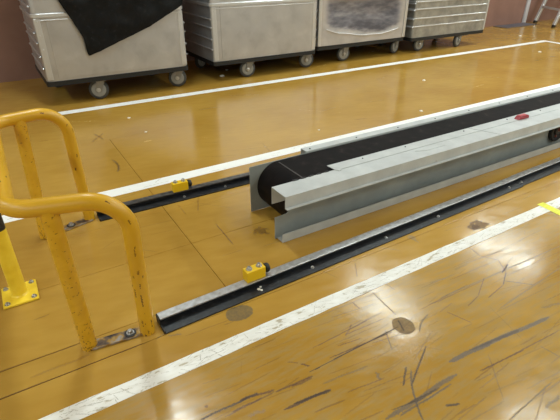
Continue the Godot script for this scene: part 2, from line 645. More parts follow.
	pstroke(262, 143, 273, 155, 3, brown, 0.35, 0.5)
	pstroke(34, 320, 50, 314, 1.6, dark, 0.5, 0.5)
	pstroke(168, 336, 182, 334, 6, grey, 0.6, 0.9)
	pstroke(155, 340, 165, 333, 4, grey, 0.5, 0.9)
	# dirt in the joints left of the rail
	pstroke(-20, 379, 84, 342, 4, Color8(96, 64, 30), 0.6, 0.5)
	pstroke(-20, 407, 150, 341, 4, Color8(88, 58, 28), 0.7, 0.5)
	pstroke(30, 378, 92, 354, 8, Color8(120, 84, 40), 0.35, 0.8)
	# many fine drag marks in the aisle, along the traffic direction and slightly askew
	var r := RandomNumberGenerator.new()
	r.seed = 5
	for i in 420:
		var x := 0.15 + 2.75 * pow(r.randf(), 0.85)
		var z := r.randf_range(-1.0, -0.25)
		if r.randf() < 0.18:
			z = r.randf_range(-2.2, -1.0)
		var ang := deg_to_rad(r.randfn(2.0, 5.5)) if r.randf() < 0.88 else r.randf_range(-PI, PI)
		var l := r.randf_range(0.03, 0.2) * (2.0 if r.randf() < 0.15 else 1.0)
		var d := Vector2(cos(ang), sin(ang)) * l
		stroke(Vector2(x, z), Vector2(x, z) + d, r.randf_range(0.0008, 0.0026), brown.lerp(grey, r.randf()), r.randf_range(0.1, 0.42), 0.5)
	for i in 140:
		var x := r.randf_range(0.0, 8.0)
		var z := r.randf_range(-5.0, -2.0)
		var ang := r.randfn(0.3, 0.5)
		var l := r.randf_range(0.04, 0.3)
		var c := brown if r.randf() < 0.7 else pale
		stroke(Vector2(x, z), Vector2(x, z) + Vector2(cos(ang), sin(ang)) * l, r.randf_range(0.003, 0.01), c, r.randf_range(0.1, 0.32), 0.7)

func floor_panel_mesh(x0: float, x1: float, z0: float, z1: float, near: bool) -> SurfaceTool:
	var st := mb()
	var t := 0.012
	var b := 0.0008
	var uvf := func(p: Vector3) -> Vector2:
		if near:
			return Vector2((p.x - FX0) / FW, (p.z - FZ0) / FD)
		return Vector2((p.x - GX0) / GW, (p.z - GZ0) / GD)
	var top: Array[Vector3] = [Vector3(x0 + b, 0, z0 + b), Vector3(x1 - b, 0, z0 + b), Vector3(x1 - b, 0, z1 - b), Vector3(x0 + b, 0, z1 - b)]
	var low: Array[Vector3] = [Vector3(x0, -b, z0), Vector3(x1, -b, z0), Vector3(x1, -b, z1), Vector3(x0, -b, z1)]
	var nu := Vector3.UP
	tri(st, top[0], top[1], top[2], nu, nu, nu, uvf.call(top[0]), uvf.call(top[1]), uvf.call(top[2]))
	tri(st, top[0], top[2], top[3], nu, nu, nu, uvf.call(top[0]), uvf.call(top[2]), uvf.call(top[3]))
	var mid := Vector3((x0 + x1) * 0.5, 0, (z0 + z1) * 0.5)
	for k in 4:
		var j := (k + 1) % 4
		var n := ((low[k] + low[j]) * 0.5 - mid)
		var e := (low[j] - low[k]).normalized()
		n = (n - e * n.dot(e)); n.y = 0; n = n.normalized()
		var nb := (n + Vector3.UP).normalized()
		for q in [[top[k], top[j], low[j], low[k], nb], [low[k], low[j], low[j] + Vector3(0, -t, 0), low[k] + Vector3(0, -t, 0), n]]:
			tri(st, q[0], q[1], q[2], q[4], q[4], q[4], uvf.call(q[0]), uvf.call(q[1]), uvf.call(q[2]))
			tri(st, q[0], q[2], q[3], q[4], q[4], q[4], uvf.call(q[0]), uvf.call(q[2]), uvf.call(q[3]))
	st.generate_tangents()
	return st

func floor_material(img: Image, ro: Image, nfreq: float, strength: float) -> StandardMaterial3D:
	img.generate_mipmaps()
	var m := std(Color.WHITE, 1.0)
	m.albedo_texture = ImageTexture.create_from_image(img)
	ro.generate_mipmaps()
	m.roughness_texture = ImageTexture.create_from_image(ro)
	m.roughness_texture_channel = BaseMaterial3D.TEXTURE_CHANNEL_RED
	m.metallic_specular = 0.42
	var n := FastNoiseLite.new()
	n.seed = 33
	n.frequency = nfreq
	n.fractal_octaves = 3
	var nt := NoiseTexture2D.new()
	nt.width = 1024
	nt.height = 512
	nt.noise = n
	nt.as_normal_map = true
	nt.bump_strength = strength
	m.normal_enabled = true
	m.normal_texture = nt
	m.normal_scale = 0.05
	return m

func build_floor() -> void:
	var a := base_floor(NW, NH, FX0, FZ0, FW, FD)
	near_img = a[0]
	near_rough = a[1]
	a = base_floor(GPW, GPH, GX0, GZ0, GW, GD)
	far_img = a[0]
	far_rough = a[1]
	floor_marks()
	var mn := floor_material(near_img, near_rough, 0.03, 2.0)
	var mf := floor_material(far_img, far_rough, 0.05, 2.0)
	var me := std(Color8(175, 134, 60), 0.25)
	var root := Node3D.new()
	root.name = "floor"
	root.set_meta("kind", "structure")
	root.set_meta("label", "glossy ochre resin floor with scuffs and thin panel joints")
	add_child(root)
	var st := mb()
	cbox(st, Vector3(4.0, -0.11, 0.5), Vector3(16.2, 0.196, 11.6), 0.001)
	obj("slab", st, M.slab, root)
	var g := 0.0008
	# [x0, x1, z0, z1, near]
	var z_a := -1.1405
	var z_b := -1.249
	var z_c := -1.606
	var z_d := -1.94
	var xs := 0.527
	var panels := [
		[FX0, 3.24, z_a + g, -0.06, 1],
		[FX0, 3.24, z_b + g, z_a - g, 1],
		[FX0, xs - g, z_c + g, z_b - g, 1], [xs + g, 3.24, z_c + g, z_b - g, 1],
		[FX0, xs - g, z_d, z_c - g, 1], [xs + g, 3.24, z_d, z_c - g, 1],
		[-1.15, xs - g, -3.08, z_d, 0], [xs + g, 9.9, -3.08, z_d, 0],
		[-1.15, 9.9, -5.2, -3.08, 0],
		[3.24, 9.9, z_d, -1.2, 0],
	]
	for p in panels:
		obj("floor_panel", floor_panel_mesh(p[0], p[1], p[2], p[3], p[4] == 1), mn if p[4] == 1 else mf, root)
	# the rest of the hall, outside the picture
	for p in [[-4.0, FX0, z_d, -0.06], [-4.0, -1.15, -5.2, z_d], [9.9, 12.0, -5.2, -0.06], [3.24, 9.9, -1.2, -0.06], [-4.0, 12.0, -0.06, 6.2]]:
		obj("floor_panel", floor_panel_mesh(p[0], p[1], p[2], p[3], true), me, root)

func build_room() -> void:
	var st := mb()
	cbox(st, Vector3(4.0, 1.65, -5.275), Vector3(16.3, 3.5, 0.15), 0.002)
	struct("wall_back", st, M.wall)
	st = mb()
	cbox(st, Vector3(-4.08, 1.65, 0.5), Vector3(0.15, 3.5, 11.6), 0.002)
	struct("wall_left", st, M.plain_wall)
	st = mb()
	cbox(st, Vector3(12.08, 1.65, 0.5), Vector3(0.15, 3.5, 11.6), 0.002)
	struct("wall_right", st, M.plain_wall)
	st = mb()
	cbox(st, Vector3(4.0, 1.65, 6.28), Vector3(16.3, 3.5, 0.15), 0.002)
	struct("wall_front", st, M.plain_wall)
	st = mb()
	cbox(st, Vector3(4.0, 3.45, 0.5), Vector3(16.4, 0.15, 11.8), 0.002)
	struct("ceiling", st, M.ceiling)
	st = mb()
	cbox(st, Vector3(8.24, 1.15, -5.185), Vector3(0.085, 2.3, 0.03), 0.004)
	var o := struct("trim_1", st, M.white_trim)
	o.set_meta("label", "pale grey vertical edge strip on the mauve wall")

func build_lamp(at: Vector3, energy: float, c: Color) -> void:
	var t := thing("ceiling_lamp", "white ceiling lamp with a long glowing diffuser mounted on the hall ceiling", "lamp", at, "ceiling lamps of the hall")
	var st := mb()
	cbox(st, Vector3(0, 0.105, 0), Vector3(0.3, 0.11, 1.26), 0.01)
	obj("housing", st, M.housing, t)
	st = mb()
	cbox(st, Vector3(0, 0.035, 0), Vector3(0.22, 0.03, 1.2), 0.008)
	obj("diffuser", st, M.lamp_glow, t)
	var l := AreaLight3D.new()
	l.name = "lamp_light"
	l.area_size = Vector2(0.22, 1.2)
	l.light_energy = energy
	l.light_color = c
	l.shadow_enabled = true
	l.area_range = 30.0
	l.area_attenuation = 2.0
	l.rotation_degrees = Vector3(-90, 0, 0)
	l.position = Vector3(0, 0.012, 0)
	t.add_child(l)

# ======================================================================= markings
func tape_texture(w: int, h: int, scratches: int, seed_: int, worn: float) -> ImageTexture:
	var img := Image.create(w, h, false, Image.FORMAT_RGB8)
	var n := FastNoiseLite.new()
	n.seed = seed_
	n.frequency = 0.03
	n.fractal_octaves = 4
	for y in h:
		for x in w:
			var v := n.get_noise_2d(x * 0.7, y * 1.6) * 0.5 + 0.5
			var base := Color8(242, 240, 238).lerp(Color8(214, 209, 200), worn * v)
			if worn > 0.5 and v > 0.73:
				base = base.lerp(Color8(150, 132, 100), 0.55)
			img.set_pixel(x, y, base)
	var r := RandomNumberGenerator.new()
	r.seed = seed_
	for i in scratches:
		var p := Vector2(r.randf() * w, r.randf() * h)
		var ang := r.randfn(0.25, 0.5)
		if r.randf() < 0.2:
			ang = r.randf_range(-1.5, 1.5)
		var l := r.randf_range(4, 34)
		var c := Color8(120, 108, 92).lerp(Color8(84, 70, 54), r.randf())
		var al := r.randf_range(0.1, 0.6)
		for s in int(l):
			var q := p + Vector2(cos(ang), sin(ang)) * s
			if q.x >= 0 and q.y >= 0 and q.x < w and q.y < h and r.randf() < 0.8:
				img.set_pixelv(Vector2i(q), img.get_pixelv(Vector2i(q)).lerp(c, al))
	img.generate_mipmaps()
	return ImageTexture.create_from_image(img)

# thin strip with thickness, UV along its length
func strip_mesh(a: Vector3, b: Vector3, width: float, thick: float, rag := 0.0) -> SurfaceTool:
	var st := mb()
	var d := (b - a)
	var dir := d.normalized()
	var nor := dir.cross(Vector3.UP)
	var n := maxi(1, int(d.length() / 0.05)) if rag > 0.0 else 1
	var r := RandomNumberGenerator.new()
	r.seed = int(a.x * 1000) + 9
	var lo: Array[Vector3] = []
	var hi: Array[Vector3] = []
	for i in n + 1:
		var c := a + d * (float(i) / n)
		lo.append(c - nor * (width * 0.5 + r.randf_range(-rag, rag)))
		hi.append(c + nor * (width * 0.5 + r.randf_range(-rag, rag)))
	var up := Vector3(0, thick, 0)
	for i in n:
		var u0 := float(i) / n
		var u1 := float(i + 1) / n
		tri(st, lo[i] + up, lo[i + 1] + up, hi[i + 1] + up, Vector3.UP, Vector3.UP, Vector3.UP, Vector2(u0, 0), Vector2(u1, 0), Vector2(u1, 1))
		tri(st, lo[i] + up, hi[i + 1] + up, hi[i] + up, Vector3.UP, Vector3.UP, Vector3.UP, Vector2(u0, 0), Vector2(u1, 1), Vector2(u0, 1))
		quad(st, lo[i], lo[i + 1], lo[i + 1] + up, lo[i] + up, -nor)
		quad(st, hi[i], hi[i + 1], hi[i + 1] + up, hi[i] + up, nor)
	quad(st, lo[0], hi[0], hi[0] + up, lo[0] + up, -dir)
	quad(st, lo[n], hi[n], hi[n] + up, lo[n] + up, dir)
	return st

func build_markings() -> void:
	var mw := std(Color.WHITE, 0.5)
	mw.albedo_texture = tape_texture(2048, 40, 520, 41, 0.9)
	var o := obj("floor_tape", strip_mesh(Vector3(-0.35, 0.0003, -0.985), Vector3(3.3, 0.0003, -0.995), 0.0585, 0.0005, 0.0012), mw)
	tag(o, "worn scratched white floor tape in front of the steel guide rail", "floor tape")
	var mm := std(Color.WHITE, 0.45)
	mm.albedo_texture = tape_texture(2048, 32, 90, 42, 0.2)
	o = obj("floor_tape", strip_mesh(Vector3(-0.75, 0.0003, -2.252), Vector3(9.0, 0.0003, -2.375), 0.086, 0.0006), mm)
	tag(o, "clean white floor tape running behind the conveyor", "floor tape")
	var mf := std(Color.WHITE, 0.45)
	mf.albedo_texture = tape_texture(1024, 16, 30, 43, 0.3)
	var t := thing("floor_tape", "white floor tape before the cart casters, turning a corner near the ladder", "floor tape")
	obj("long_strip", strip_mesh(Vector3(fl(57, 114).x, 0.0003, -3.86), Vector3(6.80, 0.0003, -3.86), 0.088, 0.0006), mf, t)
	obj("cross_strip", strip_mesh(Vector3(6.755, 0.0009, -3.904), Vector3(6.62, 0.0009, -2.35), 0.075, 0.0006), mf, t)
	# yellow tape crossing the worn one
	var a := fl(540, 203.5)
	var b := fl(590, 227.5)
	o = obj("floor_tape", strip_mesh(Vector3(a.x, 0.0009, a.z), Vector3(b.x, 0.0009, b.z), 0.046, 0.0005, 0.001), M.yellow_tape)
	tag(o, "lemon yellow floor tape stuck across the worn white tape", "floor tape")

# ======================================================================= conveyor
func build_conveyor() -> void:
	var t := thing("belt_conveyor", "low grey steel belt conveyor with dark belt, lying along the floor", "conveyor", Vector3(0.854, 0, -1.55))
	t.rotation.y = 0.006
	var X := Vector3(3.6, 0, 0)
	var U := Vector3(0, 0, 1)   # profile x = world z (local), profile y = height
	var V := Vector3.UP
	var z0 := 1.55             # subtract origin
	var st := mb()
	# near cap: inverted channel with a hem on the outer leg
	extrude(st, sheet_profile([Vector2(-1.471 + z0, 0.165), Vector2(-1.471 + z0, 0.2435), Vector2(-1.3655 + z0, 0.2435), Vector2(-1.3655 + z0, 0.192), Vector2(-1.349 + z0, 0.192)], 0.003), Vector3.ZERO, U, V, X)
	obj("side_cap", st, M.grey_paint, t)
	# wider cover plate lapping over the belt edge, with a clipped corner
	st = mb()
	extrude(st, PackedVector2Array([Vector2(0.326, -0.053), Vector2(0.330, 0.004), Vector2(0.338, 0.020), Vector2(0.352, 0.021), Vector2(0.355, 0.010), Vector2(3.6, 0.010), Vector2(3.6, -0.053)]), Vector3(0, 0.2452, -1.471 + z0), Vector3(1, 0, 0), Vector3(0, 0, 1), Vector3(0, 0.0022, 0))
	obj("cover_plate", st, M.grey_paint, t)
	st = mb()
	extrude(st, PackedVector2Array([Vector2(0.80, 0.034), Vector2(0.86, 0.056), Vector2(0.99, 0.056), Vector2(0.99, 0.034)]), Vector3(0, 0.2452, -1.471 + z0), Vector3(1, 0, 0), Vector3(0, 0, 1), Vector3(0, 0.0014, 0))
	obj("cover_plate", st, M.grey_paint, t)
	st = mb()
	extrude(st, PackedVector2Array([Vector2(1.30, -0.05), Vector2(1.365, 0.104), Vector2(1.367, 0.104), Vector2(1.302, -0.05)]), Vector3(0, 0.2475, -1.471 + z0), Vector3(1, 0, 0), Vector3(0, 0, 1), Vector3(0, 0.0008, 0))
	obj("joint_line", st, M.grey_web, t)
	# web and bottom channel
	st = mb()
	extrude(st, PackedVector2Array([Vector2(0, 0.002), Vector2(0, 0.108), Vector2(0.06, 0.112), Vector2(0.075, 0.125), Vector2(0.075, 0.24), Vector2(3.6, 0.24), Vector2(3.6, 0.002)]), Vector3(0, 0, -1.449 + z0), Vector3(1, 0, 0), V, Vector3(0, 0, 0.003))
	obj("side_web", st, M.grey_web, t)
	st = mb()
	extrude(st, sheet_profile([Vector2(-1.4465 + z0, 0.0025), Vector2(-1.404 + z0, 0.0025), Vector2(-1.404 + z0, 0.042)], 0.003), Vector3(0.012, 0, 0), U, V, Vector3(3.588, 0, 0))
	obj("bottom_channel", st, M.grey_paint, t)
	# far plate and cap
	st = mb()
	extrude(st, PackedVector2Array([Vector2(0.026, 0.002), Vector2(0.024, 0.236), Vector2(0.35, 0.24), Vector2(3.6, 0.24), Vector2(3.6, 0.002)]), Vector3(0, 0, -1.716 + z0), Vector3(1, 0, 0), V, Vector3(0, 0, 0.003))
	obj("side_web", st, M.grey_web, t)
	st = mb()
	extrude(st, sheet_profile([Vector2(-1.7195 + z0, 0.2), Vector2(-1.7195 + z0, 0.2435), Vector2(-1.766 + z0, 0.2435), Vector2(-1.766 + z0, 0.192)], 0.003), Vector3(0.345, 0, 0), U, V, Vector3(3.255, 0, 0))
	obj("side_cap", st, M.grey_paint, t)
	# belt loop round the end roller
	var r := 0.113
	var cx := 0.175
	var cy := 0.124
	var poly := PackedVector2Array()
	poly.append(Vector2(3.6, cy + r))
	for k in 33:
		var a := PI * 0.5 + PI * k / 32.0
		poly.append(Vector2(cx + r * cos(a), cy + r * sin(a)))
	poly.append(Vector2(3.6, cy - r))
	poly.append(Vector2(3.6, cy - r + 0.004))
	for k in range(32, -1, -1):
		var a := PI * 0.5 + PI * k / 32.0
		poly.append(Vector2(cx + (r - 0.004) * cos(a), cy + (r - 0.004) * sin(a)))
	poly.append(Vector2(3.6, cy + r - 0.004))
	st = mb()
	extrude(st, poly, Vector3(0, 0, -1.711 + z0), Vector3(1, 0, 0), V, Vector3(0, 0, 0.256))
	var belt := obj("belt", st, M.belt, t)
	st = mb()
	cbox(st, Vector3(cx - 0.005, cy + r + 0.0006, -1.575 + z0), Vector3(0.007, 0.0016, 0.236), 0.0004, Basis(Vector3.UP, 0.0))
	obj("belt_seam", st, std(Color8(58, 52, 50), 0.6), belt)
	st = mb()
	lathe(st, [Vector2(0, 0), Vector2(r - 0.006, 0), Vector2(r - 0.006, 0.236), Vector2(0, 0.236)], Vector3(cx, cy, -1.695 + z0), Vector3(0, 0, 1), 32)
	obj("end_roller", st, M.dull_steel, t)
	# little frayed dark gasket between belt and cap end
	for k in 5:
		st = mb()
		var x0 := 0.12 + 0.042 * k
		cbox(st, Vector3(x0, 0.246, -1.4745 + z0), Vector3(0.03 - 0.003 * k, 0.004, 0.009), 0.001, Basis(Vector3.UP, 0.08 * (k % 3) - 0.06))
		obj("gasket_strip", st, M.rubber, t)
	# screws on the caps
	for p in [[0.52, -1.502], [0.80, -1.502], [1.24, -1.502], [1.62, -1.502], [1.95, -1.502], [2.3, -1.502]]:
		st = mb()
		lathe(st, [Vector2(0.004, 0), Vector2(0.004, 0.0015), Vector2(0.0025, 0.0028), Vector2(0, 0.003)], Vector3(p[0], 0.2473, p[1] + z0), Vector3.UP, 10)
		obj("screw", st, M.dark_bolt, t)
	for k in 9:
		st = mb()
		lathe(st, [Vector2(0.0045, 0), Vector2(0.0045, 0.0018), Vector2(0.0025, 0.003), Vector2(0, 0.0032)], Vector3(0.38 + 0.3 * k, 0.2455, -1.738 + z0), Vector3.UP, 10)
		obj("screw", st, M.dark_bolt, t)
	for k in 3:
		st = mb()
		lathe(st, [Vector2(0.005, 0), Vector2(0.004, 0.003), Vector2(0, 0.004)], Vector3(0.88 + 0.85 * k, 0.205, -1.364 + z0), Vector3(0, 0, 1), 10)
		obj("screw", st, M.bolt, t)
	# drive pulley set in the web
	var pulley := Vector3(2.09, 0.118, -1.446 + z0)
	st = mb()
	lathe(st, [Vector2(0.0, 0.022), Vector2(0.03, 0.022), Vector2(0.034, 0.010), Vector2(0.056, 0.010), Vector2(0.062, 0.022), Vector2(0.073, 0.022), Vector2(0.076, 0.018), Vector2(0.076, 0)], pulley, Vector3(0, 0, 1), 36)
	var pl := obj("drive_pulley", st, M.rubber, t)
	st = mb()
	hex_bolt(st, pulley + Vector3(0, 0.006, 0.022), Vector3(0, 0, 1), 0.01, 0.012)
	obj("hub_bolt", st, M.rust_red, pl)
	for k in 3:
		st = mb()
		var a := TAU * k / 3.0 + 2.6
		hex_bolt(st, pulley + Vector3(cos(a) * 0.042, sin(a) * 0.042, 0.010), Vector3(0, 0, 1), 0.006, 0.008)
		obj("bolt", st, M.dark_bolt if k != 1 else M.rust_red, pl)
	# red clip resting on the cap
	st = mb()
	extrude(st, PackedVector2Array([Vector2(-0.05, 0), Vector2(-0.04, 0.012), Vector2(-0.03, 0.019), Vector2(0.036, 0.019), Vector2(0.048, 0.011), Vector2(0.05, 0)]), Vector3(2.568, 0.2476, -1.497), Vector3(1, 0, 0), V, Vector3(0, 0, 0.03))
	var clip := obj("safety_clip", st, M.red)
	tag(clip, "small red plastic clip resting on the conveyor's white side cap", "clip")
	st = mb()
	cbox(st, Vector3(2.570, 0.2679, -1.482), Vector3(0.05, 0.003, 0.012), 0.001)
	obj("pink_top", st, std(Color8(196, 84, 90), 0.4), clip)  # thin pinkish top piece, paler than the clip body

# ======================================================================= guide rails
func rail(at: Vector3, length: float, turn: float, top: Material, label: String, h: float, open_end: bool) -> Node3D:
	var t := thing("guide_rail", label, "rail", at)
	t.rotation.y = turn
	var U := Vector3(0, 0, 1)
	var L := Vector3(length, 0, 0)
	var st := mb()
	# black base angle: floor flange, upright
	extrude(st, PackedVector2Array([Vector2(0.046, 0.0006), Vector2(0.046, 0.005), Vector2(-0.012, 0.006), Vector2(-0.012, h - 0.006), Vector2(-0.020, h - 0.006), Vector2(-0.020, 0.0006)]), Vector3.ZERO, U, Vector3.UP, L)
	obj("base_angle", st, M.rail_black, t)
	st = mb()
	extrude(st, PackedVector2Array([Vector2(0.002, h - 0.006), Vector2(0.003, h - 0.001), Vector2(0.002, h), Vector2(-0.031, h), Vector2(-0.033, h - 0.001), Vector2(-0.033, h - 0.012), Vector2(-0.030, h - 0.012), Vector2(-0.030, h - 0.006)]), Vector3.ZERO, U, Vector3.UP, L)
	obj("running_strip", st, top, t)
	if open_end:
		st = mb()
		cbox(st, Vector3(-0.002, h * 0.5, -0.014), Vector3(0.005, h - 0.001, 0.036), 0.001)
		cbox(st, Vector3(-0.002, 0.0065, 0.025), Vector3(0.005, 0.012, 0.042), 0.001)
		obj("end_plate", st, M.rubber, t)
	return t

func rail_bolt(t: Node3D, x: float, m: Material) -> void:
	var st := mb()
	hex_bolt(st, Vector3(x, 0.005, 0.018), Vector3.UP, 0.0055, 0.007)
	obj("bolt", st, m, t)

func stop_block(at: Vector3, turn: float, label: String) -> void:
	var t := thing("stop_block", label, "rail stop", at)
	t.rotation.y = turn
	var st := mb()
	cbox(st, Vector3(0.0, 0.0235, 0), Vector3(0.080, 0.047, 0.037), 0.002)
	obj("body", st, M.block, t)
	for s in [-1.0, 1.0]:
		st = mb()
		lathe(st, [Vector2(0.012, 0.047), Vector2(0.012, 0.0495), Vector2(0.0085, 0.0495), Vector2(0.0085, 0.056), Vector2(0.007, 0.058), Vector2(0.004, 0.058), Vector2(0.0035, 0.054), Vector2(0, 0.054)], Vector3(s * 0.021, 0, 0), Vector3.UP, 18)
		obj("cap_screw", st, M.bolt, t)
	st = mb()
	lathe(st, [Vector2(0.006, 0), Vector2(0.006, 0.006), Vector2(0.0175, 0.006), Vector2(0.0185, 0.010), Vector2(0.0185, 0.016), Vector2(0.016, 0.021), Vector2(0.009, 0.024), Vector2(0, 0.025)], Vector3(0.040, 0.026, 0), Vector3(1, 0, 0), 24)
	obj("rubber_buffer", st, M.rubber, t)

func build_rails() -> void:
	var near_turn := 0.026
	var start := Vector3(0.252, 0, -1.187)
	var t := rail(start, 2.006, near_turn, M.steel, "bright steel topped guide rail with a black foot, carrying a yellow stop block", 0.032, true)
	for x in [0.62, 1.02, 1.36, 1.92]:
		rail_bolt(t, x, M.bolt)
	var sp := mb()
	for q in [[0.372, 0.018, 0.012, 0.5], [0.378, 0.028, 0.009, 1.1], [0.384, 0.010, 0.008, 0.2]]:
		lathe(sp, [Vector2(q[2] * 0.6, 0.0), Vector2(q[2] * 0.45, 0.0015), Vector2(0, 0.002)], Vector3(q[0], 0.0052, q[1]), Vector3.UP, 9)
	obj("paint_splash", sp, M.paper, t)
	var j := start + Vector3(2.009 * cos(near_turn), 0, -2.009 * sin(near_turn))
	var t2 := rail(j + Vector3(0, 0, -0.006), 1.4, near_turn + 0.004, M.steel, "bright steel topped guide rail joined on beside the yellow floor tape", 0.030, false)
	for x in [0.03, 0.5, 0.9]:
		rail_bolt(t2, x, M.bolt)
	stop_block(Vector3(0.628, 0.032, -1.218), near_turn, "yellow stop block with two screws on the bright steel rail")
	# far rail
	t = rail(Vector3(0.235, 0, -2.045), 3.2, -0.012, M.dull_steel, "dull dark guide rail running beside the conveyor's rear side", 0.032, true)
	for x in [0.42, 0.65, 0.98, 1.4]:
		rail_bolt(t, x, M.bolt)
	stop_block(Vector3(0.648, 0.032, -2.057), -0.012, "yellow stop block with two screws on the dull dark rail")

# ======================================================================= guard
func build_guard() -> void:
	var t := thing("tube_guard", "chipped yellow steel tube guard bent over the rail ends on four legs", "guard rail", Vector3(0.2, 0, -1.6))
	var o := Vector3(0.2, 0, -1.6)
	var h := 0.525
	var pts := [Vector3(0.206, 0.001, -1.187) - o, Vector3(0.208, h, -1.146) - o, Vector3(-0.074, h, -1.222) - o, Vector3(-0.074, h, -2.022) - o, Vector3(0.192, h, -2.076) - o, Vector3(0.194, 0.001, -2.051) - o]
	var path := round_path(pts, [0, 0.108, 0.08, 0.08, 0.108, 0], 12)
	var fine: Array[Vector3] = []
	for i in path.size():
		if i > 0 and path[i].distance_to(path[i - 1]) > 0.15:
			for k in range(1, 4):
				fine.append(path[i - 1].lerp(path[i], k / 4.0))
		fine.append(path[i])
	var st := mb()
	tube(st, fine, 0.0243, 28)
	obj("bent_tube", st, M.guard, t)
	for p in [[Vector3(0.027, 0.001, -1.218), Vector3(0.02, h - 0.006, -1.197)], [Vector3(-0.005, 0.001, -1.989), Vector3(0.022, h - 0.006, -2.042)]]:
		st = mb()
		var a: Vector3 = p[0] - o
		var b: Vector3 = p[1] - o
		var pp: Array[Vector3] = [a, a.lerp(b, 0.33), a.lerp(b, 0.66), b]
		tube(st, pp, 0.0243, 28)
		obj("leg", st, M.guard_leg, t)
	# foot bars
	var k := 0
	for p in [[Vector3(0.03, 0, -1.212), Vector3(0.205, 0, -1.192)], [Vector3(-0.005, 0, -1.99), Vector3(0.20, 0, -2.045)]]:
		var a: Vector3 = p[0] - o
		var b: Vector3 = p[1] - o
		var ang := -atan2(b.z - a.z, b.x - a.x)
		var bs := Basis(Vector3.UP, ang)
		st = mb()
		cbox(st, (a + b) * 0.5 + Vector3(0, 0.0045, 0), Vector3(a.distance_to(b), 0.008, 0.042), 0.0015, bs)
		var bar := obj("foot_bar", st, M.worn_plate, t)
		st = mb()
		var at: Vector3 = a.lerp(b, 0.70 if k == 0 else 0.55) + Vector3(0, 0.0085, 0)
		lathe(st, [Vector2(0.019, 0), Vector2(0.019, 0.0025), Vector2(0.01, 0.0025)], at, Vector3.UP, 20)
		obj("washer", st, M.dark_bolt, bar)
		st = mb()
		hex_bolt(st, at + Vector3(0, 0.0025, 0), Vector3.UP, 0.0085, 0.012)
		obj("anchor_bolt", st, M.bolt, bar)
		k += 1

# ======================================================================= bollard
func build_bollard() -> void:
	var c := Vector3(-0.139, 0, -1.612)
	var t := thing("bollard_post", "lemon yellow post with black bands bolted to the floor by a square plate", "bollard", c)
	var st := mb()
	cbox(st, Vector3(0, 0.005, 0), Vector3(0.116, 0.009, 0.126), 0.002)
	var bp := obj("base_plate", st, M.lemon, t)
	for sx in [-1.0, 1.0]:
		for sz in [-1.0, 1.0]:
			st = mb()
			hex_bolt(st, Vector3(sx * 0.043, 0.0095, sz * 0.048), Vector3.UP, 0.0065, 0.008)
			obj("anchor_bolt", st, M.bolt, bp)
	var hs := [0.008, 0.285, 0.43, 0.575, 0.72, 0.80]
	for i in hs.size() - 1:
		st = mb()
		var prof := [Vector2(0.0262, hs[i]), Vector2(0.0262, hs[i + 1])]
		if i == hs.size() - 2:
			prof.append(Vector2(0.022, hs[i + 1] + 0.012))
			prof.append(Vector2(0, hs[i + 1] + 0.016))
		if i == 0:
			prof.insert(0, Vector2(0.031, 0.009))
			prof[1] = Vector2(0.0262, 0.016)
		lathe(st, prof, Vector3.ZERO, Vector3.UP, 32)
		obj("post" if i % 2 == 0 else "black_band", st, M.lemon if i % 2 == 0 else M.black_paint, t)

# ======================================================================= carts
# rounded-rectangle shell ring in plan; returns points and normals going round
func plan(x0: float, x1: float, z0: float, z1: float, r: float, seg := 6) -> Array:
	var pts: Array[Vector2] = []
	var ns: Array[Vector2] = []
	for c in [[x1 - r, z1 - r, 0.0], [x0 + r, z1 - r, PI * 0.5], [x0 + r, z0 + r, PI], [x1 - r, z0 + r, PI * 1.5]]:
		for k in seg + 1:
			var a: float = c[2] + PI * 0.5 * k / seg
			var n := Vector2(cos(a), sin(a))
			ns.append(n)
			pts.append(Vector2(c[0], c[1]) + n * r)
	return [pts, ns]

func ring_wall(st: SurfaceTool, pl: Array, y0: float, y1: float, cap_top := false) -> void:
	var pts: Array[Vector2] = pl[0]
	var ns: Array[Vector2] = pl[1]
	var m := pts.size()
	var cen := Vector2.ZERO
	for p in pts:
		cen += p / m
	for i in m:
		var j := (i + 1) % m
		var a := Vector3(pts[i].x, y0, pts[i].y)
		var b := Vector3(pts[j].x, y0, pts[j].y)
		var c := Vector3(pts[j].x, y1, pts[j].y)
		var d := Vector3(pts[i].x, y1, pts[i].y)
		var na := Vector3(ns[i].x, 0, ns[i].y)
		var nb := Vector3(ns[j].x, 0, ns[j].y)
		tri(st, a, b, c, na, nb, nb)
		tri(st, a, c, d, na, nb, na)
		if cap_top:
			for y in [y0, y1]:
				var n := Vector3.UP if y == y1 else Vector3.DOWN
				tri(st, Vector3(cen.x, y, cen.y), Vector3(pts[i].x, y, pts[i].y), Vector3(pts[j].x, y, pts[j].y), n, n, n)

# bead running round the plan
func bead(st: SurfaceTool, w: float, d: float, r: float, y: float, hh: float, out: float) -> void:
	var a := plan(0 - out * 0.25, w + out * 0.25, -d - out * 0.25, out * 0.25, r)
	var b := plan(-out, w + out, -d - out, out, r + out)
	ring_wall(st, b, y - hh * 0.35, y + hh * 0.35)
	for s in [-1.0, 1.0]:
		for i in a[0].size():
			var j: int = (i + 1) % a[0].size()
			var p0: Vector2 = a[0][i]
			var p1: Vector2 = a[0][j]
			var q0: Vector2 = b[0][i]
			var q1: Vector2 = b[0][j]
			var n0 := Vector3(b[1][i].x, s, b[1][i].y).normalized()
			var n1 := Vector3(b[1][j].x, s, b[1][j].y).normalized()
			tri(st, Vector3(p0.x, y + s * hh * 0.5, p0.y), Vector3(p1.x, y + s * hh * 0.5, p1.y), Vector3(q1.x, y + s * hh * 0.35, q1.y), n0, n1, n1)
			tri(st, Vector3(p0.x, y + s * hh * 0.5, p0.y), Vector3(q1.x, y + s * hh * 0.35, q1.y), Vector3(q0.x, y + s * hh * 0.35, q0.y), n0, n1, n0)

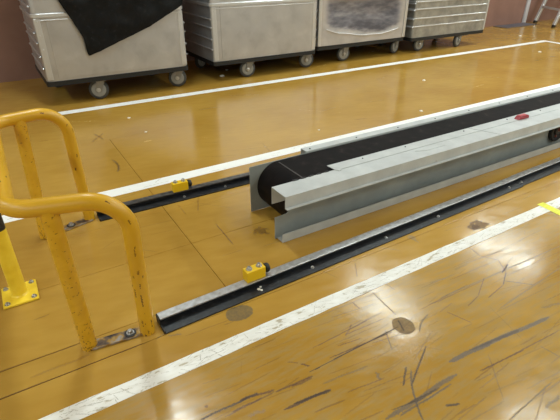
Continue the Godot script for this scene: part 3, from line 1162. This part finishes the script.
func caster(parent: Node3D, at: Vector3, turn: float, top: float, r := 0.082) -> void:
	var c := Node3D.new()
	c.name = "caster"
	parent.add_child(c, true)
	c.position = at
	c.rotation.y = turn
	var st := mb()
	# axle along local z
	lathe(st, [Vector2(0.02, -0.019), Vector2(r - 0.016, -0.019), Vector2(r - 0.004, -0.016), Vector2(r, -0.008), Vector2(r, 0.008), Vector2(r - 0.004, 0.016), Vector2(r - 0.016, 0.019), Vector2(0.02, 0.019)], Vector3(0, r, 0), Vector3(0, 0, 1), 32)
	obj("tyre", st, M.tread, c)
	st = mb()
	lathe(st, [Vector2(0, -0.022), Vector2(r * 0.68, -0.022), Vector2(r * 0.72, -0.0195), Vector2(r * 0.72, 0.0195), Vector2(r * 0.68, 0.022), Vector2(0.03, 0.022), Vector2(0.026, 0.026), Vector2(0, 0.026)], Vector3(0, r, 0), Vector3(0, 0, 1), 32)
	obj("wheel", st, M.wheel, c)
	st = mb()
	for s in [-1.0, 1.0]:
		extrude(st, PackedVector2Array([Vector2(-0.018, r - 0.02), Vector2(0.018, r - 0.02), Vector2(0.06, top - 0.012), Vector2(-0.01, top - 0.012)]), Vector3(0, 0, s * 0.03 - 0.002), Vector3(1, 0, 0), Vector3.UP, Vector3(0, 0, 0.004))
	cbox(st, Vector3(0.025, top - 0.008, 0), Vector3(0.09, 0.012, 0.075), 0.002)
	obj("fork", st, M.fork, c)
	st = mb()
	hex_bolt(st, Vector3(0, r, 0.032), Vector3(0, 0, 1), 0.012, 0.01)
	obj("axle_bolt", st, M.bolt, c)
	st = mb()
	hex_bolt(st, Vector3(0, r, -0.032), Vector3(0, 0, -1), 0.012, 0.01)
	obj("axle_bolt", st, M.bolt, c)

# a cart: origin at its front left foot; body from x 0..w, z -d..0
func cart(label: String, x0: float, zf: float, w: float, base_y: float, kind: int, wheels: Array) -> Node3D:
	var t := thing("roll_cart", label, "cart", Vector3(x0, 0, zf), "aluminium carts along the wall")
	var d := 0.80
	var top := 1.72
	var by := base_y + 0.038
	var st := mb()
	var r := 0.045 if kind == 1 else 0.022
	ring_wall(st, plan(-0.006, w + 0.006, -d - 0.006, 0.006, 0.03), base_y, by, true)
	obj("base_frame", st, M.cart_base, t)
	st = mb()
	ring_wall(st, plan(0, w, -d, -0.04 if kind == 3 else 0.0, r), by, top, true)
	obj("body", st, M.alu_dark if kind == 4 else M.alu, t)
	# front panel, corner posts
	if kind == 1 or kind == 2:
		st = mb()
		cbox(st, Vector3(w * 0.5 + 0.01, (by + 0.68) * 0.5 + 0.01, 0.001), Vector3(w - 0.16, 0.66 - by, 0.006), 0.002)
		obj("front_panel", st, M.alu, t)
		for sx in [0.03, w - 0.03]:
			st = mb()
			cbox(st, Vector3(sx, (by + 0.68) * 0.5, 0.0), Vector3(0.045, 0.66 - by, 0.010), 0.004)
			var cp := obj("corner_post", st, M.alu_edge, t)
			for k in 5:
				st = mb()
				lathe(st, [Vector2(0.006, 0), Vector2(0.005, 0.002), Vector2(0, 0.003)], Vector3(sx, by + 0.04 + k * 0.1, 0.005), Vector3(0, 0, 1), 8)
				obj("rivet", st, M.alu_edge, cp)
		st = mb()
		bead(st, w, d, r, 0.688, 0.03, 0.012)
		obj("belt_bead", st, M.alu_edge, t)
		st = mb()
		cbox(st, Vector3(w * 0.5, 0.655, 0.005), Vector3(w - 0.1, 0.008, 0.006), 0.002)
		obj("trim_strip", st, M.alu_edge, t)
	# side ribs
	for sx in [0.0, w]:
		for y in [0.305, 0.395, 0.495, 0.568, 0.75, 0.86, 1.0, 1.14, 1.28, 1.42, 1.56]:
			st = mb()
			var s := -1.0 if sx == 0.0 else 1.0
			cbox(st, Vector3(sx + s * 0.004, y, -d * 0.5 + 0.02), Vector3(0.014, 0.014, d - 0.05), 0.005)
			obj("side_rib", st, M.alu_edge if kind != 2 else M.alu, t)
	if kind == 4:
		for y in [0.312, 0.404, 0.506, 0.588, 0.69, 0.79, 0.89, 1.0, 1.12, 1.24, 1.36, 1.48, 1.6]:
			st = mb()
			bead(st, w, d, r, y, 0.014, 0.007)
			obj("rib", st, M.alu_edge, t)
		st = mb()
		cbox(st, Vector3(w - 0.02, (by + top) * 0.5, 0.001), Vector3(0.03, top - by - 0.01, 0.012), 0.004)
		obj("corner_post", st, M.alu_edge, t)
	if kind == 3:
		var dp := obj("dented_panel", dented_panel(w, by, top), M.scuffed, t)
		st = mb()
		var crease: Array[Vector3] = []
		for k in 41:
			var u := lerpf(0.085, 0.9, k / 40.0)
			crease.append(Vector3(u * w, lip_y(u), 0.006 + dent(u * w, lip_y(u), w)))
		tube(st, crease, 0.0042, 8)
		obj("crease_edge", st, M.alu_edge, dp)
		for sx in [0.022, w - 0.022]:
			st = mb()
			cbox(st, Vector3(sx, (by + top) * 0.5, 0.004), Vector3(0.042, top - by - 0.01, 0.018), 0.004)
			obj("corner_post", st, M.alu_edge, t)
	st = mb()
	bead(st, w, d, r, top - 0.012, 0.03, 0.014)
	obj("top_rim", st, M.alu_edge, t)
	for wh in wheels:
		caster(t, Vector3(wh[0] - x0, 0, wh[1] - zf), wh[2], base_y)
	for sx in [0.14, w - 0.14]:
		caster(t, Vector3(sx, 0, -d + 0.12), 0.4, base_y)
	return t

# front sheet pushed in over an oval, with a creased lower lip
func dented_panel(w: float, by: float, top: float) -> SurfaceTool:
	var st := mb()
	var nx := 84
	var ny := 110
	var x0 := 0.045
	var x1 := w - 0.045
	var n := FastNoiseLite.new()
	n.seed = 51
	n.frequency = 5.0
	var P: Array = []
	for j in ny + 1:
		var row: Array[Vector3] = []
		for i in nx + 1:
			var x := lerpf(x0, x1, float(i) / nx)
			var y := lerpf(by + 0.004, top - 0.03, float(j) / ny)
			row.append(Vector3(x, y, 0.004 + dent(x, y, w) + 0.0015 * n.get_noise_2d(x, y)))
		P.append(row)
	var nr: Array = []
	for j in ny + 1:
		var row: Array[Vector3] = []
		for i in nx + 1:
			var dx: Vector3 = P[j][mini(i + 1, nx)] - P[j][maxi(i - 1, 0)]
			var dy: Vector3 = P[mini(j + 1, ny)][i] - P[maxi(j - 1, 0)][i]
			row.append(dx.cross(dy).normalized())
		nr.append(row)
	for j in ny:
		for i in nx:
			var ua := Vector2(float(i) / nx, 1.0 - float(j) / ny)
			var uc := Vector2(float(i + 1) / nx, 1.0 - float(j + 1) / ny)
			tri(st, P[j][i], P[j][i + 1], P[j + 1][i + 1], nr[j][i], nr[j][i + 1], nr[j + 1][i + 1], ua, Vector2(uc.x, ua.y), uc)
			tri(st, P[j][i], P[j + 1][i + 1], P[j + 1][i], nr[j][i], nr[j + 1][i + 1], nr[j + 1][i], ua, uc, Vector2(ua.x, uc.y))
	return st

func lip_y(u: float) -> float:
	return 0.277 + (0.317 if u < 0.63 else 0.56) * pow(u - 0.63, 2.0) + 0.006 * sin(u * 24.0) * (1.0 - u)

func dent(x: float, y: float, w: float) -> float:
	var u := x / w
	var e := smoothstep(0.05, 0.16, u) * (1.0 - smoothstep(0.86, 0.96, u))
	var k := y - lip_y(u)
	var top_e := 1.0 - smoothstep(0.62, 0.74, y)
	var z := 0.0
	z -= 0.020 * smoothstep(0.0, 0.26, k) * e * top_e
	z += 0.005 * exp(-pow(k / 0.006, 2.0)) * e
	return z

func scuff_texture(w: float, by: float, top: float) -> ImageTexture:
	var iw := 512
	var ih := 640
	var img := Image.create(iw, ih, false, Image.FORMAT_RGB8)
	var n := FastNoiseLite.new()
	n.seed = 52
	n.frequency = 3.2
	n.fractal_octaves = 5
	var s := FastNoiseLite.new()
	s.seed = 53
	s.frequency = 16.0
	s.fractal_octaves = 4
	for j in ih:
		for i in iw:
			var x := lerpf(0.045, w - 0.045, (i + 0.5) / iw)
			var y := lerpf(top - 0.03, by + 0.004, (j + 0.5) / ih)
			var u := x / w
			var base := 190.0 + 18.0 * n.get_noise_2d(x, y * 1.5)
			var k := y - lip_y(u)
			var g := 0.4 * s.get_noise_2d(x * 0.45, y * 1.3) + 0.9 * n.get_noise_2d(x * 0.45 + 4.0, y * 1.6)
			var inside := smoothstep(0.02, 0.075, k + 0.03 * g) * smoothstep(0.05, 0.14, u) * (1.0 - smoothstep(0.86, 0.95, u)) * (1.0 - smoothstep(0.60, 0.72, y))
			var soot := clampf(0.78 + 0.6 * g, 0.3, 1.0) * inside
			var v := base * (1.0 - 0.5 * soot)
			img.set_pixel(i, j, Color8(int(v * 1.0), int(v * 0.975), int(v * lerpf(0.97, 1.05, soot))))
	img.generate_mipmaps()
	return ImageTexture.create_from_image(img)

func build_carts() -> void:
	M.scuffed = std(Color.WHITE, 0.4, 0.55)
	M.scuffed.albedo_texture = scuff_texture(1.285, 0.203, 1.72)
	cart("aluminium roll cart with a black tarpaulin hanging over its front", 0.312, -4.04, 1.172, 0.168, 1, [[0.70, -4.125, -0.25], [1.42, -4.175, -0.35]])
	cart("plain aluminium roll cart with a smooth front panel and a riveted bead", 1.765, -4.10, 1.168, 0.158, 2, [[2.15, -4.17, -0.15], [2.90, -4.225, -0.3]])
	cart("aluminium roll cart with a dented and scuffed dark front panel", 3.02, -4.195, 1.285, 0.165, 3, [[3.455, -4.285, -0.15], [4.285, -4.32, 0.25]])
	cart("ribbed aluminium roll cart with horizontal ribs across its front", 4.415, -4.165, 1.34, 0.148, 4, [[4.65, -4.27, -0.1], [5.31, -4.215, 0.2]])
	# tarpaulin
	var st := mb()
	var n := FastNoiseLite.new()
	n.seed = 61
	n.frequency = 2.6
	n.fractal_octaves = 3
	var yl := [0.378, 0.40, 0.516, 0.60, 0.64, 0.79, 1.745]
	var xl := [0.655, 0.648, 0.640, 0.602, 0.585, 0.515, 0.34]
	var yr := [0.378, 0.466, 0.562, 0.714, 0.82, 1.745]
	var xr := [0.668, 0.915, 1.178, 1.478, 1.492, 1.494]
	var ny := 96
	var nx := 56
	var P: Array = []
	for j in ny + 1:
		var row: Array[Vector3] = []
		var y := lerpf(0.378, 1.745, float(j) / ny)
		var a := interp(yl, xl, y)
		var b := interp(yr, xr, y)
		for i in nx + 1:
			var u := float(i) / nx
			var x := lerpf(a, b, u)
			var z := -4.013 + 0.010 * n.get_noise_2d(x * 1.2 + y * 0.8, y * 1.1 - x * 0.6) + 0.006 * sin((x * 0.9 - y * 0.55) * 30.0) * (0.35 + 0.65 * n.get_noise_2d(x, y + 7.0))
			row.append(Vector3(x, y + 0.004 * n.get_noise_2d(x * 6.0, 3.0), z))
		P.append(row)
	# over the top of the cart
	for j in range(1, 19):
		var row: Array[Vector3] = []
		var f := j / 18.0
		for i in nx + 1:
			var u := float(i) / nx
			var p: Vector3 = P[ny][i]
			row.append(Vector3(p.x - 0.10 * f * (1.0 - u), 1.745 + 0.006 * n.get_noise_2d(p.x * 3.0, f * 3.0), lerpf(-4.03, -4.62, f)))
		P.append(row)
	var rows := P.size() - 1
	for side in [0.0, 1.0]:
		for j in rows:
			for i in nx:
				var q: Array[Vector3] = []
				var m: Array[Vector3] = []
				for k in [[0, 0], [0, 1], [1, 1], [1, 0]]:
					var jj: int = j + k[0]
					var ii: int = i + k[1]
					var dx: Vector3 = P[jj][mini(ii + 1, nx)] - P[jj][maxi(ii - 1, 0)]
					var dy: Vector3 = P[mini(jj + 1, rows)][ii] - P[maxi(jj - 1, 0)][ii]
					var nn := dx.cross(dy).normalized()
					q.append(P[jj][ii] - nn * 0.0025 * side)
					m.append(nn * (1.0 - 2.0 * side))
				tri(st, q[0], q[1], q[2], m[0], m[1], m[2])
				tri(st, q[0], q[2], q[3], m[0], m[2], m[3])
	var o := obj("tarpaulin", st, M.tarp)
	tag(o, "black tarpaulin with a pointed corner hanging over the first aluminium cart", "tarpaulin")

func interp(ys: Array, xs: Array, y: float) -> float:
	for i in ys.size() - 1:
		if y <= ys[i + 1]:
			return lerpf(xs[i], xs[i + 1], clampf((y - ys[i]) / (ys[i + 1] - ys[i]), 0.0, 1.0))
	return xs[xs.size() - 1]

# ======================================================================= ladder
func build_ladder() -> void:
	var t := thing("step_ladder", "aluminium step ladder with black rubber feet standing by the mauve wall", "ladder", Vector3(8.6, 0, -4.8))
	var o := Vector3(8.6, 0, -4.8)
	var fa := Vector3(8.42, 0.03, -5.08) - o
	var fc := Vector3(8.15, 0.03, -4.58) - o
	var lean := Vector3(0.42, 1.0, 0.0)
	var rails := []
	for f in [fa, fc]:
		var p: Vector3 = f
		for e in [0, 1]:
			var q := p
			var dirv := lean
			if e == 1:
				q = p + Vector3(1.15, 0, 0)
				dirv = Vector3(-0.42, 1.0, 0.0)
			var st := mb()
			var ang := -atan2(dirv.x, dirv.y)
			var bs := Basis(Vector3(0, 0, 1), ang)
			var l := 1.42
			cbox(st, q + dirv.normalized() * (l * 0.5), Vector3(0.06, l, 0.04), 0.004, bs)
			obj("rail", st, M.alu_edge, t)
			st = mb()
			cbox(st, q + Vector3(0, -0.008, 0), Vector3(0.075, 0.045, 0.04), 0.008)
			obj("rubber_foot", st, M.rubber, t)
	for k in 5:
		var y := 0.23 + 0.24 * k
		for e in [0, 1]:
			var a := fa + lean * y
			var b := fc + lean * y
			if e == 1:
				a = fa + Vector3(1.15, 0, 0) + Vector3(-0.42, 1, 0) * y
				b = fc + Vector3(1.15, 0, 0) + Vector3(-0.42, 1, 0) * y
			var st := mb()
			var dv := b - a
			var bs := Basis(Vector3.UP, -atan2(dv.z, dv.x))
			cbox(st, (a + b) * 0.5, Vector3(dv.length(), 0.028, 0.06), 0.004, bs)
			obj("rung", st, M.alu_edge, t)
	var st2 := mb()
	var top := (fa + fc) * 0.5 + Vector3(0.575, 1.385, 0)
	cbox(st2, top, Vector3(0.16, 0.03, 0.6), 0.006, Basis(Vector3.UP, 0.5))
	obj("top_plate", st2, M.alu_edge, t)

# ======================================================================= small things
func build_small() -> void:
	var st := mb()
	cbox(st, Vector3(7.80, 0.005, -5.04), Vector3(0.85, 0.009, 0.26), 0.003)
	var o := obj("floor_mat", st, M.mat_grey)
	tag(o, "thin dark grey floor mat lying along the mauve wall", "mat")
	# crumpled paper scraps
	var list := [[222, 76, 0.028], [227, 70, 0.02], [540, 52, 0.022], [520, 36, 0.022], [424, 80.5, 0.018], [319, 130, 0.010], [129, 118, 0.013], [146, 132, 0.010], [421, 111, 0.016]]
	var r := RandomNumberGenerator.new()
	r.seed = 91
	for i in list.size():
		var e: Array = list[i]
		var p := fl(e[0], e[1])
		var s: float = e[2]
		st = mb()
		var ring: Array[Vector3] = []
		var top: Array[Vector3] = []
		for k in 9:
			var a := TAU * k / 9.0
			var d := Vector3(cos(a), 0, sin(a)) * s * r.randf_range(0.65, 1.15)
			ring.append(d + Vector3(0, 0.0006, 0))
			top.append(d * r.randf_range(0.45, 0.7) + Vector3(0, s * r.randf_range(0.25, 0.55), 0))
		for k in 9:
			var j := (k + 1) % 9
			var n := (ring[k] + ring[j]).normalized() + Vector3(0, 0.5, 0)
			tri(st, ring[k], ring[j], top[j], n.normalized(), n.normalized(), n.normalized())
			tri(st, ring[k], top[j], top[k], n.normalized(), n.normalized(), n.normalized())
			tri(st, Vector3(0, s * 0.3, 0), top[k], top[j], Vector3.UP, Vector3.UP, Vector3.UP)
			tri(st, Vector3(0, 0.0006, 0), ring[k], ring[j], Vector3.DOWN, Vector3.DOWN, Vector3.DOWN)
		var sc := obj("paper_scrap", st, M.paper)
		sc.position = p
		tag(sc, "tiny crumpled white paper scrap lying loose on the ochre floor", "paper scrap", "paper scraps on the floor")
